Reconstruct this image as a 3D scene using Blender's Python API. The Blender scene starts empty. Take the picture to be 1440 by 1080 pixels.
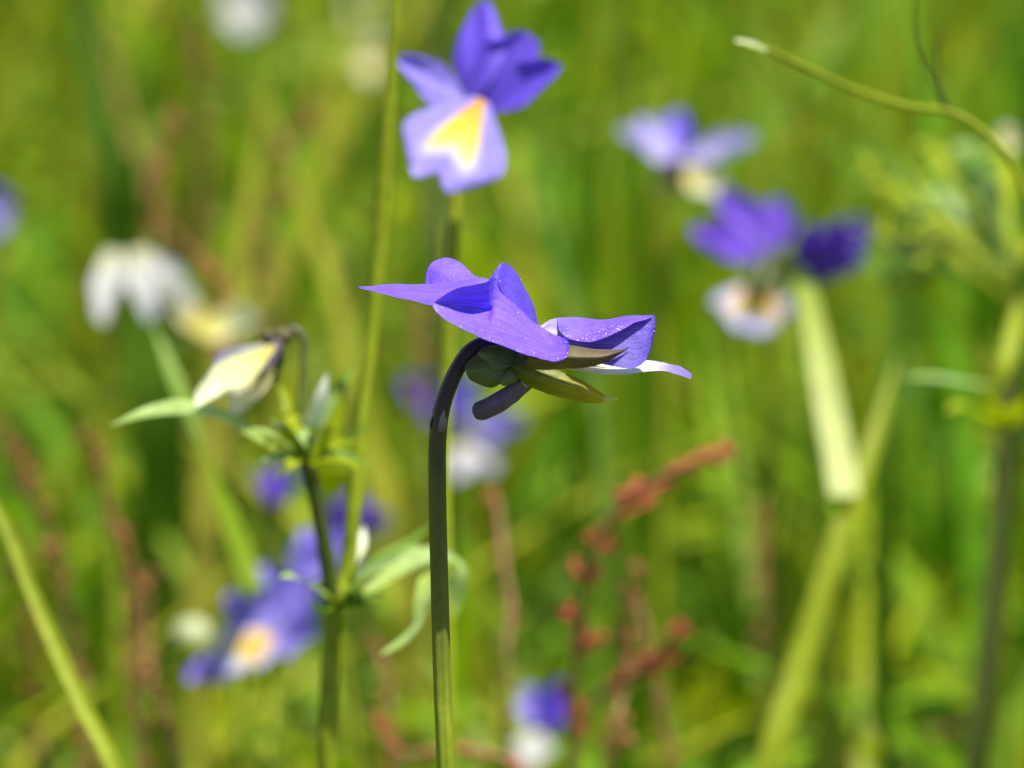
import bpy, math, random
import numpy as np
from mathutils import Vector, Matrix, noise as mnoise

# ------------------------------------------------------------------ camera, sky, sun, exposure
scene = bpy.context.scene
FOCUS = 0.600                       # metres from lens to the sharp flower
PITCH = math.radians(14.0)
CENTRE = Vector((0.0, 0.0, 0.170))  # point on the axis at the focus distance
FWD = Vector((0, math.cos(PITCH), -math.sin(PITCH)))
UPV = Vector((0, math.sin(PITCH), math.cos(PITCH)))
RGT = Vector((1, 0, 0))
EYE = CENTRE - FWD * FOCUS
PXM = 0.077 / 1440.0                # metres per picture pixel at the focus distance

cam = bpy.data.cameras.new('camera')
cam_ob = bpy.data.objects.new('camera', cam)
scene.collection.objects.link(cam_ob)
cam_ob.location = EYE
cam_ob.rotation_euler = (math.pi / 2 - PITCH, 0, 0)
cam.sensor_width = 36.0
cam.lens = 36.0 * FOCUS / 0.077
cam.clip_start = 0.02
cam.clip_end = 2000
cam.dof.use_dof = True
cam.dof.focus_distance = FOCUS
cam.dof.aperture_fstop = (cam.lens * 0.001) / 0.0073
scene.camera = cam_ob

SUN_TO = Vector((0.28, -0.10, 0.94)).normalized()
world = bpy.data.worlds.new('World')
scene.world = world
world.use_nodes = True
wn = world.node_tree
sky = wn.nodes.new('ShaderNodeTexSky')
sky.sky_type = 'NISHITA'
sky.sun_disc = False
sky.sun_elevation = math.asin(SUN_TO.z)
sky.sun_rotation = math.atan2(SUN_TO.x, SUN_TO.y)
bg = wn.nodes['Background']
bg.inputs['Strength'].default_value = 0.09
wn.links.new(sky.outputs[0], bg.inputs[0])
sun = bpy.data.lights.new('sun', 'SUN')
sun.energy = 4.6
sun.angle = math.radians(0.5)
sun.color = (1.0, 0.95, 0.86)
sun_ob = bpy.data.objects.new('sun', sun)
scene.collection.objects.link(sun_ob)
sun_ob.location = (0.3, -0.2, 3)
sun_ob.rotation_euler = (-SUN_TO).to_track_quat('-Z', 'Y').to_euler()

vs = scene.view_settings
vs.view_transform = 'Standard'
vs.look = 'None'
vs.exposure = 0.95
vs.gamma = 1.0
vs.use_curve_mapping = False
scene.render.engine = 'CYCLES'
scene.cycles.use_denoising = True
scene.cycles.max_bounces = 10
scene.cycles.transmission_bounces = 8
scene.cycles.sample_clamp_indirect = 6.0

rng = random.Random(7)
nrng = np.random.default_rng(11)


def P(px, py, d=600.0):
    """Point seen at photo pixel (px, py) standing d millimetres in front of the lens."""
    d = d / 1000.0
    k = PXM * d / FOCUS
    return EYE + FWD * d + RGT * ((px - 720) * k) + UPV * ((540 - py) * k)


def F(px, py, dz=0.0):
    """Same, for the sharp flower: dz in focus-plane pixels, positive away from the lens."""
    return P(px, py, 600.0 + dz * PXM * 1000)


# ------------------------------------------------------------------ materials
def ramp_node(nt, stops):
    r = nt.nodes.new('ShaderNodeValToRGB')
    e = r.color_ramp.elements
    while len(e) > 1:
        e.remove(e[-1])
    e[0].position = stops[0][0]
    e[0].color = (*stops[0][1], 1)
    for p, c in stops[1:]:
        n = e.new(p)
        n.color = (*c, 1)
    return r


MATS = {}


def plant(name, stops, trans=0.35, rough=0.5, vein=0.18, vfreq=26.0, mottle=0.15, spec=0.35, sat=1.15, bump=0.0,
          mscale=900.0, attr=None, tbright=1.0, edge=None, lines=None):
    """Leaf or petal tissue: colour along its length, lengthwise veins, mottling, light shining through."""
    m = bpy.data.materials.new(name)
    m.use_nodes = True
    nt = m.node_tree
    N, L = nt.nodes, nt.links
    out = N['Material Output']
    pb = N['Principled BSDF']
    if attr:
        a = N.new('ShaderNodeAttribute')
        a.attribute_name = attr
        col = a.outputs['Color']
        uvx = None
    else:
        uv = N.new('ShaderNodeUVMap')
        uv.uv_map = 'UVMap'
        sep = N.new('ShaderNodeSeparateXYZ')
        L.new(uv.outputs[0], sep.inputs[0])
        r = ramp_node(nt, stops)
        L.new(sep.outputs[0], r.inputs[0])
        col = r.outputs[0]
        if edge:
            ec, e0, e1 = edge
            ab = N.new('ShaderNodeMath')
            ab.operation = 'SUBTRACT'
            ab.inputs[1].default_value = 0.5
            L.new(sep.outputs[1], ab.inputs[0])
            ab2 = N.new('ShaderNodeMath')
            ab2.operation = 'ABSOLUTE'
            L.new(ab.outputs[0], ab2.inputs[0])
            er = N.new('ShaderNodeMapRange')
            er.interpolation_type = 'SMOOTHSTEP'
            er.inputs['From Min'].default_value = e0
            er.inputs['From Max'].default_value = e1
            L.new(ab2.outputs[0], er.inputs[0])
            em = N.new('ShaderNodeMix')
            em.data_type = 'RGBA'
            L.new(er.outputs[0], em.inputs[0])
            L.new(col, em.inputs[6])
            em.inputs[7].default_value = (*ec, 1)
            col = em.outputs[2]
        mp = N.new('ShaderNodeMapping')
        mp.inputs['Scale'].default_value = (1.6, vfreq, 1)
        L.new(uv.outputs[0], mp.inputs[0])
        vn = N.new('ShaderNodeTexNoise')
        vn.inputs['Scale'].default_value = 1.0
        vn.inputs['Detail'].default_value = 3.0
        L.new(mp.outputs[0], vn.inputs['Vector'])
        mr = N.new('ShaderNodeMapRange')
        mr.inputs['From Min'].default_value = 0.3
        mr.inputs['From Max'].default_value = 0.7
        mr.inputs['To Min'].default_value = 1 - vein
        mr.inputs['To Max'].default_value = 1 + vein * 0.6
        L.new(vn.outputs[0], mr.inputs[0])
        mx = N.new('ShaderNodeVectorMath')
        mx.operation = 'SCALE'
        L.new(col, mx.inputs[0])
        L.new(mr.outputs[0], mx.inputs['Scale'])
        col = mx.outputs[0]
        if lines:
            wv = N.new('ShaderNodeTexWave')
            wv.wave_type = 'BANDS'
            wv.bands_direction = 'Y'
            wv.inputs['Scale'].default_value = lines[0]
            wv.inputs['Distortion'].default_value = 2.2
            wv.inputs['Detail'].default_value = 2.0
            wv.inputs['Detail Scale'].default_value = 1.5
            L.new(uv.outputs[0], wv.inputs['Vector'])
            lr = N.new('ShaderNodeMapRange')
            lr.inputs['From Min'].default_value = 0.0
            lr.inputs['From Max'].default_value = 0.22
            lr.inputs['To Min'].default_value = 1 - lines[1]
            lr.inputs['To Max'].default_value = 1.0
            L.new(wv.outputs['Fac'], lr.inputs[0])
            lx = N.new('ShaderNodeVectorMath')
            lx.operation = 'SCALE'
            L.new(col, lx.inputs[0])
            L.new(lr.outputs[0], lx.inputs['Scale'])
            col = lx.outputs[0]
    tc = N.new('ShaderNodeTexCoord')
    mn = N.new('ShaderNodeTexNoise')
    mn.inputs['Scale'].default_value = mscale
    mn.inputs['Detail'].default_value = 4.0
    L.new(tc.outputs['Object'], mn.inputs['Vector'])
    mr2 = N.new('ShaderNodeMapRange')
    mr2.inputs['From Min'].default_value = 0.3
    mr2.inputs['From Max'].default_value = 0.7
    mr2.inputs['To Min'].default_value = 1 - mottle
    mr2.inputs['To Max'].default_value = 1 + mottle
    L.new(mn.outputs[0], mr2.inputs[0])
    mx2 = N.new('ShaderNodeVectorMath')
    mx2.operation = 'SCALE'
    L.new(col, mx2.inputs[0])
    L.new(mr2.outputs[0], mx2.inputs['Scale'])
    col = mx2.outputs[0]
    L.new(col, pb.inputs['Base Color'])
    pb.inputs['Roughness'].default_value = rough
    pb.inputs['Specular IOR Level'].default_value = spec
    if bump:
        bn = N.new('ShaderNodeTexNoise')
        bn.inputs['Scale'].default_value = 9000.0
        bn.inputs['Detail'].default_value = 2.0
        L.new(tc.outputs['Object'], bn.inputs['Vector'])
        b = N.new('ShaderNodeBump')
        b.inputs['Strength'].default_value = bump
        b.inputs['Distance'].default_value = 0.00008
        L.new(bn.outputs[0], b.inputs['Height'])
        L.new(b.outputs[0], pb.inputs['Normal'])
    if trans > 0:
        hs = N.new('ShaderNodeHueSaturation')
        hs.inputs['Saturation'].default_value = sat
        hs.inputs['Value'].default_value = tbright
        L.new(col, hs.inputs['Color'])
        tr = N.new('ShaderNodeBsdfTranslucent')
        L.new(hs.outputs[0], tr.inputs['Color'])
        mix = N.new('ShaderNodeMixShader')
        mix.inputs[0].default_value = trans
        L.new(pb.outputs[0], mix.inputs[1])
        L.new(tr.outputs[0], mix.inputs[2])
        L.new(mix.outputs[0], out.inputs['Surface'])
    MATS[name] = m
    return m


VIO = (0.158, 0.076, 0.78)
VIOD = (0.090, 0.045, 0.52)
LAV = (0.32, 0.26, 0.78)
plant('petal_violet', [(0, (0.20, 0.13, 0.80)), (0.35, VIO), (0.95, VIO), (1, VIOD)], trans=0.07, rough=0.42, bump=1.0, vein=0.22, vfreq=34, spec=0.3, lines=(3.2, 0.22))
plant('petal_violet_shaded', [(0, VIOD), (1, (0.075, 0.036, 0.38))], trans=0.10, rough=0.5, bump=0.8, vein=0.25, vfreq=30)  # shade on the peak turned from the sun, put into a darker violet
plant('petal_underside', [(0, (0.62, 0.52, 0.66)), (0.14, (0.44, 0.36, 0.62)), (0.4, (0.19, 0.135, 0.56)), (0.96, (0.15, 0.10, 0.56)), (1, (0.06, 0.03, 0.3))],
      trans=0.32, rough=0.5, bump=0.8, vein=0.25, vfreq=30, lines=(3.0, 0.25))
plant('petal_lip', [(0, (0.75, 0.55, 0.03)), (0.16, (0.85, 0.66, 0.08)), (0.30, (0.82, 0.78, 0.66)), (0.62, (0.62, 0.58, 0.84)), (0.78, (0.27, 0.21, 0.80)), (1, (0.2, 0.14, 0.76))],
      trans=0.35, rough=0.5, bump=0.4, vein=0.08)
plant('petal_violet_soft', [(0, (0.06, 0.035, 0.26)), (0.3, (0.10, 0.060, 0.48)), (1, (0.16, 0.095, 0.70))], trans=0.25, spec=0.15)
plant('petal_purple', [(0, (0.10, 0.04, 0.36)), (0.4, (0.13, 0.06, 0.48)), (1, (0.16, 0.08, 0.56))], trans=0.25, spec=0.15)
plant('petal_lavender', [(0, (0.36, 0.31, 0.66)), (0.4, (0.27, 0.22, 0.70)), (1, (0.26, 0.20, 0.74))], trans=0.3, spec=0.15)
plant('petal_pale_lavender', [(0, (0.40, 0.34, 0.66)), (1, (0.44, 0.40, 0.76))], trans=0.3, spec=0.15)
plant('petal_glow', [(0, (0.62, 0.56, 0.10)), (0.4, (0.74, 0.72, 0.30)), (1, (0.78, 0.78, 0.58))], trans=0.3, spec=0.2)  # brighter cream; the blown-out highlight is put into its colour
plant('petal_lilac_white', [(0, (0.65, 0.54, 0.18)), (0.3, (0.58, 0.56, 0.56)), (1, (0.46, 0.43, 0.64))], trans=0.35)
plant('petal_white', [(0, (0.48, 0.46, 0.26)), (0.35, (0.46, 0.46, 0.42)), (1, (0.43, 0.43, 0.48))], trans=0.35, vein=0.08)
plant('petal_cream', [(0, (0.60, 0.46, 0.06)), (0.3, (0.62, 0.54, 0.18)), (0.7, (0.60, 0.58, 0.42)), (1, (0.58, 0.58, 0.50))], trans=0.35, vein=0.08)
plant('petal_eye', [(0, (0.60, 0.26, 0.005)), (0.22, (0.80, 0.42, 0.006)), (0.42, (0.84, 0.62, 0.02)), (0.60, (0.80, 0.70, 0.16)), (0.72, (0.56, 0.50, 0.62)), (0.82, (0.28, 0.23, 0.72)), (1, (0.26, 0.20, 0.72))],
      trans=0.3, vein=0.10, edge=((0.27, 0.22, 0.72), 0.18, 0.32))
plant('petal_eye_pale', [(0, (0.52, 0.28, 0.004)), (0.42, (0.56, 0.33, 0.006)), (0.54, (0.52, 0.42, 0.12)), (0.64, (0.42, 0.40, 0.38)), (0.78, (0.40, 0.38, 0.54)), (1, (0.30, 0.26, 0.68))], trans=0.3, vein=0.10,
      edge=((0.40, 0.37, 0.62), 0.28, 0.42))
plant('sepal_olive', [(0, (0.08, 0.11, 0.02)), (0.35, (0.26, 0.27, 0.025)), (0.80, (0.44, 0.36, 0.025)), (0.86, (0.62, 0.62, 0.16)), (1, (0.68, 0.68, 0.26))], trans=0.5, rough=0.4, bump=0.2, vein=0.3, vfreq=18, lines=(2.2, 0.25))  # pale yellow tip also carries its sunlight in the last stops
plant('sepal_brown', [(0, (0.14, 0.13, 0.03)), (0.5, (0.15, 0.12, 0.06)), (1, (0.08, 0.07, 0.045))], trans=0.35, rough=0.5, bump=0.3, vein=0.4, vfreq=20)
plant('calyx_green', [(0, (0.060, 0.085, 0.018)), (0.5, (0.09, 0.12, 0.026)), (1, (0.12, 0.14, 0.04))], trans=0.25, rough=0.3, bump=0.15, vein=0.25)
plant('spur_dark', [(0, (0.05, 0.035, 0.05)), (1, (0.035, 0.03, 0.03))], trans=0.1, spec=0.1)
plant('spur_mauve', [(0, (0.15, 0.14, 0.13)), (0.35, (0.13, 0.085, 0.16)), (1, (0.085, 0.055, 0.12))], trans=0.25, rough=0.55, bump=0.3)
plant('throat_pale', [(0, (0.42, 0.34, 0.5)), (0.6, (0.5, 0.42, 0.58)), (1, (0.25, 0.18, 0.62))], trans=0.25)
plant('stem_main', [(0, (0.22, 0.28, 0.015)), (0.24, (0.21, 0.26, 0.015)), (0.34, (0.11, 0.12, 0.015)), (0.5, (0.065, 0.065, 0.014)), (0.62, (0.045, 0.032, 0.025)), (0.80, (0.035, 0.02, 0.04)), (1, (0.045, 0.028, 0.12))],
      trans=0.12, rough=0.45, spec=0.2, bump=0.2, vein=0.25, vfreq=14)  # ramp holds sunlight low down, flower's shadow above, and the purple top
plant('bract_dry', [(0, (0.16, 0.12, 0.13)), (1, (0.42, 0.36, 0.40))], trans=0.45, rough=0.5)
plant('stem_olive', [(0, (0.25, 0.31, 0.012)), (1, (0.21, 0.25, 0.010))], trans=0.2, rough=0.5, spec=0.15)
plant('stem_dark', [(0, (0.07, 0.10, 0.016)), (1, (0.055, 0.065, 0.012))], trans=0.15, rough=0.5, spec=0.15)
plant('stem_violet', [(0, (0.16, 0.20, 0.03)), (0.8, (0.08, 0.08, 0.03)), (1, (0.055, 0.032, 0.05))], trans=0.15, rough=0.4)
plant('leaf_green', [(0, (0.14, 0.22, 0.025)), (1, (0.13, 0.27, 0.02))], trans=0.4, rough=0.4, vein=0.2, spec=0.25)
plant('leaf_pale', [(0, (0.34, 0.42, 0.06)), (0.5, (0.33, 0.46, 0.15)), (1, (0.33, 0.46, 0.10))], trans=0.35, rough=0.32, spec=0.4)
plant('leaf_yellow', [(0, (0.36, 0.42, 0.015)), (1, (0.34, 0.41, 0.012))], trans=0.45, rough=0.45, spec=0.2)
plant('leaf_dark', [(0, (0.09, 0.18, 0.008)), (1, (0.07, 0.16, 0.008))], trans=0.4, rough=0.5, spec=0.15)  # deep green leaf; also stands for shade on the upper-left tuft
plant('blade_pale', [(0, (0.34, 0.44, 0.09)), (1, (0.26, 0.40, 0.06))], trans=0.4, rough=0.4, spec=0.3)
plant('blade_sunlit', [(0, (0.22, 0.30, 0.02)), (0.6, (0.24, 0.31, 0.03)), (0.75, (0.36, 0.42, 0.08)), (1, (0.56, 0.60, 0.24))], trans=0.35, rough=0.35, spec=0.4)  # pale end is sunlight put into the blade's colour
plant('bud_white', [(0, (0.36, 0.42, 0.14)), (0.4, (0.70, 0.72, 0.48)), (1, (0.78, 0.78, 0.66))], trans=0.3)
plant('sorrel_red', [(0, (0.60, 0.11, 0.05)), (1, (0.66, 0.18, 0.09))], trans=0.3, mottle=0.3, mscale=500)
plant('sorrel_rust', [(0, (0.42, 0.16, 0.05)), (1, (0.48, 0.24, 0.09))], trans=0.3, mottle=0.3, mscale=500)
plant('sorrel_stalk', [(0, (0.17, 0.19, 0.03)), (1, (0.26, 0.10, 0.04))], trans=0.15)
plant('grass_tissue', None, trans=0.42, rough=0.6, spec=0.08, attr='tint', mottle=0.2, mscale=200, sat=1.1, tbright=1.15)
plant('herb_tissue', None, trans=0.40, rough=0.5, spec=0.12, attr='tint', mottle=0.2, mscale=300)

mp_ = bpy.data.materials.new('sparkle')  # white for the petals' light sparkles, modelled as specks
mp_.use_nodes = True
nz = mp_.node_tree.nodes.new('ShaderNodeTexNoise')
nz.inputs['Scale'].default_value = 4000
rp = ramp_node(mp_.node_tree, [(0.3, (0.75, 0.72, 0.9)), (0.7, (0.9, 0.9, 0.95))])
mp_.node_tree.links.new(nz.outputs[0], rp.inputs[0])
mp_.node_tree.links.new(rp.outputs[0], mp_.node_tree.nodes['Principled BSDF'].inputs['Base Color'])
mp_.node_tree.nodes['Principled BSDF'].inputs['Roughness'].default_value = 0.2
MATS['sparkle'] = mp_

mg = bpy.data.materials.new('soil')
mg.use_nodes = True
_n = mg.node_tree
_tc = _n.nodes.new('ShaderNodeTexCoord')
n1 = _n.nodes.new('ShaderNodeTexNoise')
n1.inputs['Scale'].default_value = 35
n1.inputs['Detail'].default_value = 8
_n.links.new(_tc.outputs['Object'], n1.inputs['Vector'])
r1 = ramp_node(_n, [(0.25, (0.06, 0.08, 0.012)), (0.5, (0.13, 0.16, 0.02)), (0.62, (0.17, 0.15, 0.04)), (0.8, (0.20, 0.24, 0.03))])
_n.links.new(n1.outputs[0], r1.inputs[0])
_n.links.new(r1.outputs[0], _n.nodes['Principled BSDF'].inputs['Base Color'])
_n.nodes['Principled BSDF'].inputs['Roughness'].default_value = 0.9
MATS['soil'] = mg


# ------------------------------------------------------------------ geometry helpers
def cr(pts, n):
    """Centripetal Catmull-Rom through a list of Vectors, n samples per span."""
    pts = [Vector(p) for p in pts]
    if len(pts) == 2:
        return [pts[0].lerp(pts[1], i / n) for i in range(n + 1)]
    ext = [pts[0] * 2 - pts[1]] + pts + [pts[-1] * 2 - pts[-2]]
    out = []
    for i in range(1, len(ext) - 2):
        p0, p1, p2, p3 = ext[i - 1], ext[i], ext[i + 1], ext[i + 2]
        d1 = max((p1 - p0).length, 1e-7) ** 0.5
        d2 = max((p2 - p1).length, 1e-7) ** 0.5
        d3 = max((p3 - p2).length, 1e-7) ** 0.5
        m1 = ((p1 - p0) / d1 - (p2 - p0) / (d1 + d2) + (p2 - p1) / d2) * d2
        m2 = ((p2 - p1) / d2 - (p3 - p1) / (d2 + d3) + (p3 - p2) / d3) * d2
        for k in range(n):
            t = k / n
            t2, t3 = t * t, t ** 3
            out.append(p1 * (2 * t3 - 3 * t2 + 1) + m1 * (t3 - 2 * t2 + t) + p2 * (-2 * t3 + 3 * t2) + m2 * (t3 - t2))
    out.append(pts[-1].copy())
    return out


class Geo:
    def __init__(self):
        self.v, self.f, self.uv = [], [], []

    def grid(self, rows, closed=False):
        nr, nc = len(rows), len(rows[0])
        b = len(self.v)
        for i, r in enumerate(rows):
            for j, p in enumerate(r):
                self.v.append(tuple(p))
                self.uv.append((i / max(1, nr - 1), j / max(1, nc - (0 if closed else 1))))
        for i in range(nr - 1):
            for j in range(nc if closed else nc - 1):
                j2 = (j + 1) % nc
                self.f.append((b + i * nc + j, b + i * nc + j2, b + (i + 1) * nc + j2, b + (i + 1) * nc + j))

    def tube(self, path, radii, seg=10, n=6, lobes=0, lobe_amp=0.0, flat=1.0, cap=True):
        pts = cr(path, n)
        m = len(pts)
        k = len(radii)
        t0 = (pts[1] - pts[0]).normalized()
        ref = Vector((0, 1, 0)) if abs(t0.y) < 0.9 else Vector((1, 0, 0))
        nrm = (ref - t0 * ref.dot(t0)).normalized()
        rows = []
        for i, p in enumerate(pts):
            t = (pts[min(i + 1, m - 1)] - pts[max(i - 1, 0)]).normalized()
            nrm = (nrm - t * nrm.dot(t)).normalized()
            bn = t.cross(nrm)
            s = i / (m - 1) * (k - 1)
            a = min(int(s), k - 2)
            rad = radii[a] * (1 - (s - a)) + radii[a + 1] * (s - a)
            ring = []
            for j in range(seg):
                th = 2 * math.pi * j / seg
                rr = rad * (1 + lobe_amp * math.cos(lobes * th)) if lobes else rad
                ring.append(p + nrm * math.cos(th) * rr * flat + bn * math.sin(th) * rr)
            rows.append(ring)
        if cap:
            rows = [[pts[0]] * seg] + rows + [[pts[-1]] * seg]
        self.grid(rows, closed=True)

    def ball(self, c, rx, ry=None, rz=None, axes=None, ns=8, nr=6):
        ry = rx if ry is None else ry
        rz = rx if rz is None else rz
        ax = axes or (Vector((1, 0, 0)), Vector((0, 1, 0)), Vector((0, 0, 1)))
        rows = []
        for i in range(nr + 1):
            ph = math.pi * i / nr
            rows.append([c + ax[0] * (rx * math.sin(ph) * math.cos(2 * math.pi * j / ns)) + ax[1] * (ry * math.sin(ph) * math.sin(2 * math.pi * j / ns))
                         + ax[2] * (rz * math.cos(ph)) for j in range(ns)])
        self.grid(rows, closed=True)

    def patch(self, ctrl, nu=8, nv=6, linear_v=False):
        nu, nv = nu + 5, nv + 5
        """ctrl: list along the length, each a list of points across."""
        lines = []
        for r in ctrl:
            if linear_v:
                o = []
                for a, b in zip(r[:-1], r[1:]):
                    o += [Vector(a).lerp(Vector(b), k / nv) for k in range(nv)]
                o.append(Vector(r[-1]))
                lines.append(o)
            else:
                lines.append(cr(r, nv))
        cols = [cr([l[j] for l in lines], nu) for j in range(len(lines[0]))]
        self.grid([[cols[j][i] for j in range(len(cols))] for i in range(len(cols[0]))])

    def petal(self, B, T, width, normal, cup=0.15, bend=0.1, notch=0.0, ruffle=0.03, seed=0, nu=14, nv=12, base_w=0.16):
        """Obovate petal from base B to tip T."""
        r = random.Random(seed)
        B, T = Vector(B), Vector(T)
        ax = T - B
        ln = ax.length
        ax.normalize()
        nn = Vector(normal)
        nn = (nn - ax * nn.dot(ax)).normalized()
        sd = ax.cross(nn)
        ph = r.uniform(0, 6)
        rows = []
        for i in range(nu + 1):
            t = i / nu
            row = []
            for j in range(nv + 1):
                v = -1 + 2 * j / nv
                # reach of the petal at this v: round front with optional notch
                front = 1.0 - 0.30 * abs(v) ** 3.0 - notch * max(0.0, 1 - abs(v) * 2.2)
                w = base_w + (1 - base_w) * math.sin(min(1.0, t * 1.25) * math.pi / 2) ** 1.15
                w *= 1.0 if t < 0.72 else 1 - 0.32 * ((t - 0.72) / 0.28) ** 2
                u = t * front
                off = cup * width * (v * v) * t + bend * ln * t * t + ruffle * ln * math.sin(v * 5 + ph + t * 3) * t
                row.append(B + ax * (u * ln) + sd * (v * w * width / 2) + nn * off)
            rows.append(row)
        self.grid(rows)

    def ribbon(self, path, widths, face, twist=(0.0,), fold=0.25, n=6, across=4):
        """Grass blade or leaf: V-section strip along a path. face = direction the flat side looks."""
        pts = cr(path, n)
        m = len(pts)
        fc = Vector(face)
        rows = []
        for i, p in enumerate(pts):
            t = (pts[min(i + 1, m - 1)] - pts[max(i - 1, 0)]).normalized()
            nn = (fc - t * fc.dot(t))
            nn = nn.normalized() if nn.length > 1e-6 else Vector((0, 0, 1))
            s = i / (m - 1)
            a = s * (len(twist) - 1)
            q = min(int(a), max(0, len(twist) - 2))
            tw = twist[0] if len(twist) == 1 else twist[q] * (1 - (a - q)) + twist[q + 1] * (a - q)
            nn = Matrix.Rotation(tw, 3, t) @ nn
            sd = t.cross(nn)
            a = s * (len(widths) - 1)
            q = min(int(a), len(widths) - 2)
            w = widths[q] * (1 - (a - q)) + widths[q + 1] * (a - q)
            rows.append([p + sd * (w / 2 * (-1 + 2 * j / across)) + nn * (abs(-1 + 2 * j / across) * fold * w / 2) for j in range(across + 1)])
        self.grid(rows)

    def build(self, name, mat, parent=None, org=None):
        org = org if org is not None else (parent['_o'] if parent and '_o' in parent else (0, 0, 0))
        o = Vector(org)
        me = bpy.data.meshes.new(name)
        me.from_pydata([(x - o.x, y - o.y, z - o.z) for x, y, z in self.v], [], self.f)
        uvl = me.uv_layers.new(name='UVMap')
        idx = np.empty(len(me.loops), dtype=np.int32)
        me.loops.foreach_get('vertex_index', idx)
        uvl.data.foreach_set('uv', np.array(self.uv, dtype=np.float32)[idx].ravel())
        me.polygons.foreach_set('use_smooth', np.ones(len(me.polygons), dtype=bool))
        me.materials.append(MATS[mat])
        ob = bpy.data.objects.new(name, me)
        scene.collection.objects.link(ob)
        if parent:
            ob.parent = parent
        return ob


ORG = {}


def thing(name, base, label, cat, group=None):
    o = bpy.data.objects.new(name, None)
    scene.collection.objects.link(o)
    o.location = base
    o.empty_display_size = 0.01
    o['label'] = label
    o['category'] = cat
    if group:
        o['group'] = group
    ORG[o.name] = Vector(base)
    return o


def wobble(g):
    for i, v in enumerate(g.v):
        v = Vector(v)
        a = mnoise.noise_vector(v / mm(46)) * mm(2.2) + mnoise.noise_vector(v / mm(15)) * mm(0.8) + mnoise.noise_vector(v / mm(6)) * mm(0.28)
        g.v[i] = tuple(v + a)


def part(root, name, mat, fn, sub=None):
    g = Geo()
    fn(g)
    if root.name == 'viola' and name != 'stem':
        wobble(g)
    o = g.build(name, mat, sub if sub else root, org=ORG[root.name])
    return o


def ground_under(p, dx=0.0, dy=0.0):
    return Vector((p.x + dx, p.y + dy, -0.002))


def stem_path(top_points, dx=0.0, dy=0.0):
    """Ground, then the listed points from low to high."""
    p = top_points[0]
    g = ground_under(p, dx, dy)
    mid = g.lerp(p, 0.5) + Vector((dx * -0.1, 0, 0))
    return [g, mid] + list(top_points)


def mm(px, d=600.0):
    """Width in metres of px photo pixels at depth d."""
    return px * PXM * d / 600.0


# ------------------------------------------------------------------ ground
g = Geo()
NG = 60
rows = []
for i in range(NG + 1):
    row = []
    for j in range(NG + 1):
        u, v = (i / NG * 2 - 1), (j / NG * 2 - 1)
        x = math.copysign(abs(u) ** 5, u) * 900
        y = math.copysign(abs(v) ** 5, v) * 900
        row.append((x, y, 0.004 * math.sin(x * 9 + 1) * math.cos(y * 7) - 0.004 if abs(x) < 3 and abs(y) < 3 else -0.004))
    rows.append(row)
g.grid(rows)
ground = g.build('ground', 'soil')
ground['kind'] = 'structure'
ground['label'] = 'mossy meadow soil under the grass'


# ------------------------------------------------------------------ meadow grass (uncountable)
def smooth_noise(x, y, s, seed):
    r = np.random.default_rng(seed)
    out = 0
    for k in range(5):
        a = r.uniform(0, 6.28)
        f = s * (0.7 + 0.5 * k)
        out = out + np.sin((x * math.cos(a) + y * math.sin(a)) * f + r.uniform(0, 6.28)) / (1 + 0.5 * k)
    return out / 2.4


def strips(name, n, xs, ys, hs, ws, lean, tints, label, mat, seg=4, kind='stuff', droop=0.5):
    """n curved tapering blades as one mesh."""
    ang = nrng.uniform(0, 2 * math.pi, n)
    fac = nrng.uniform(0, 2 * math.pi, n)
    dirx, diry = np.cos(ang), np.sin(ang)
    sx, sy = np.cos(fac), np.sin(fac)
    V = np.zeros((n, seg + 1, 2, 3), dtype=np.float32)
    for k in range(seg + 1):
        t = k / seg
        w = ws * (1 - t ** 2.2) * (0.7 + 0.6 * math.sin(t * 2.4)) * 0.5 + 0.00006
        out = lean * hs * (t ** 2)
        z = hs * (t - droop * 0.5 * np.minimum(lean, 1.2) * t ** 3) - 0.003
        cx = xs + dirx * out
        cy = ys + diry * out
        rot = fac + t * 0.8
        V[:, k, 0] = np.stack([cx - np.cos(rot) * w, cy - np.sin(rot) * w, z], 1)
        V[:, k, 1] = np.stack([cx + np.cos(rot) * w, cy + np.sin(rot) * w, z], 1)
    nv = (seg + 1) * 2
    base = (np.arange(n) * nv)[:, None, None]
    k = np.arange(seg)[None, :, None] * 2
    quad = np.array([0, 1, 3, 2])[None, None, :]
    Fc = (base + k + quad).reshape(-1, 4)
    me = bpy.data.meshes.new(name)
    me.vertices.add(n * nv)
    me.vertices.foreach_set('co', V.reshape(-1))
    me.loops.add(Fc.size)
    me.loops.foreach_set('vertex_index', Fc.reshape(-1).astype(np.int32))
    me.polygons.add(len(Fc))
    me.polygons.foreach_set('loop_start', np.arange(0, Fc.size, 4, dtype=np.int32))
    me.polygons.foreach_set('use_smooth', np.ones(len(Fc), dtype=bool))
    me.update(calc_edges=True)
    at = me.color_attributes.new('tint', 'FLOAT_COLOR', 'POINT')
    c = np.ones((n, nv, 4), dtype=np.float32)
    c[:, :, :3] = tints[:, None, :]
    at.data.foreach_set('color', c.reshape(-1))
    me.materials.append(MATS[mat])
    o = bpy.data.objects.new(name, me)
    scene.collection.objects.link(o)
    o['kind'] = kind
    o['label'] = label
    o['category'] = 'grass'
    return o


def frame_bottom_z(y):
    """Height of the lower picture edge over ground position y."""
    d = (y - EYE.y)
    return EYE.z - d * math.tan(PITCH + math.radians(2.75))


GREENS = np.array([(0.25, 0.30, 0.016), (0.165, 0.27, 0.012), (0.085, 0.20, 0.008), (0.31, 0.31, 0.025), (0.40, 0.36, 0.05), (0.27, 0.39, 0.04), (0.05, 0.12, 0.003), (0.27, 0.19, 0.06)])


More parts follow.
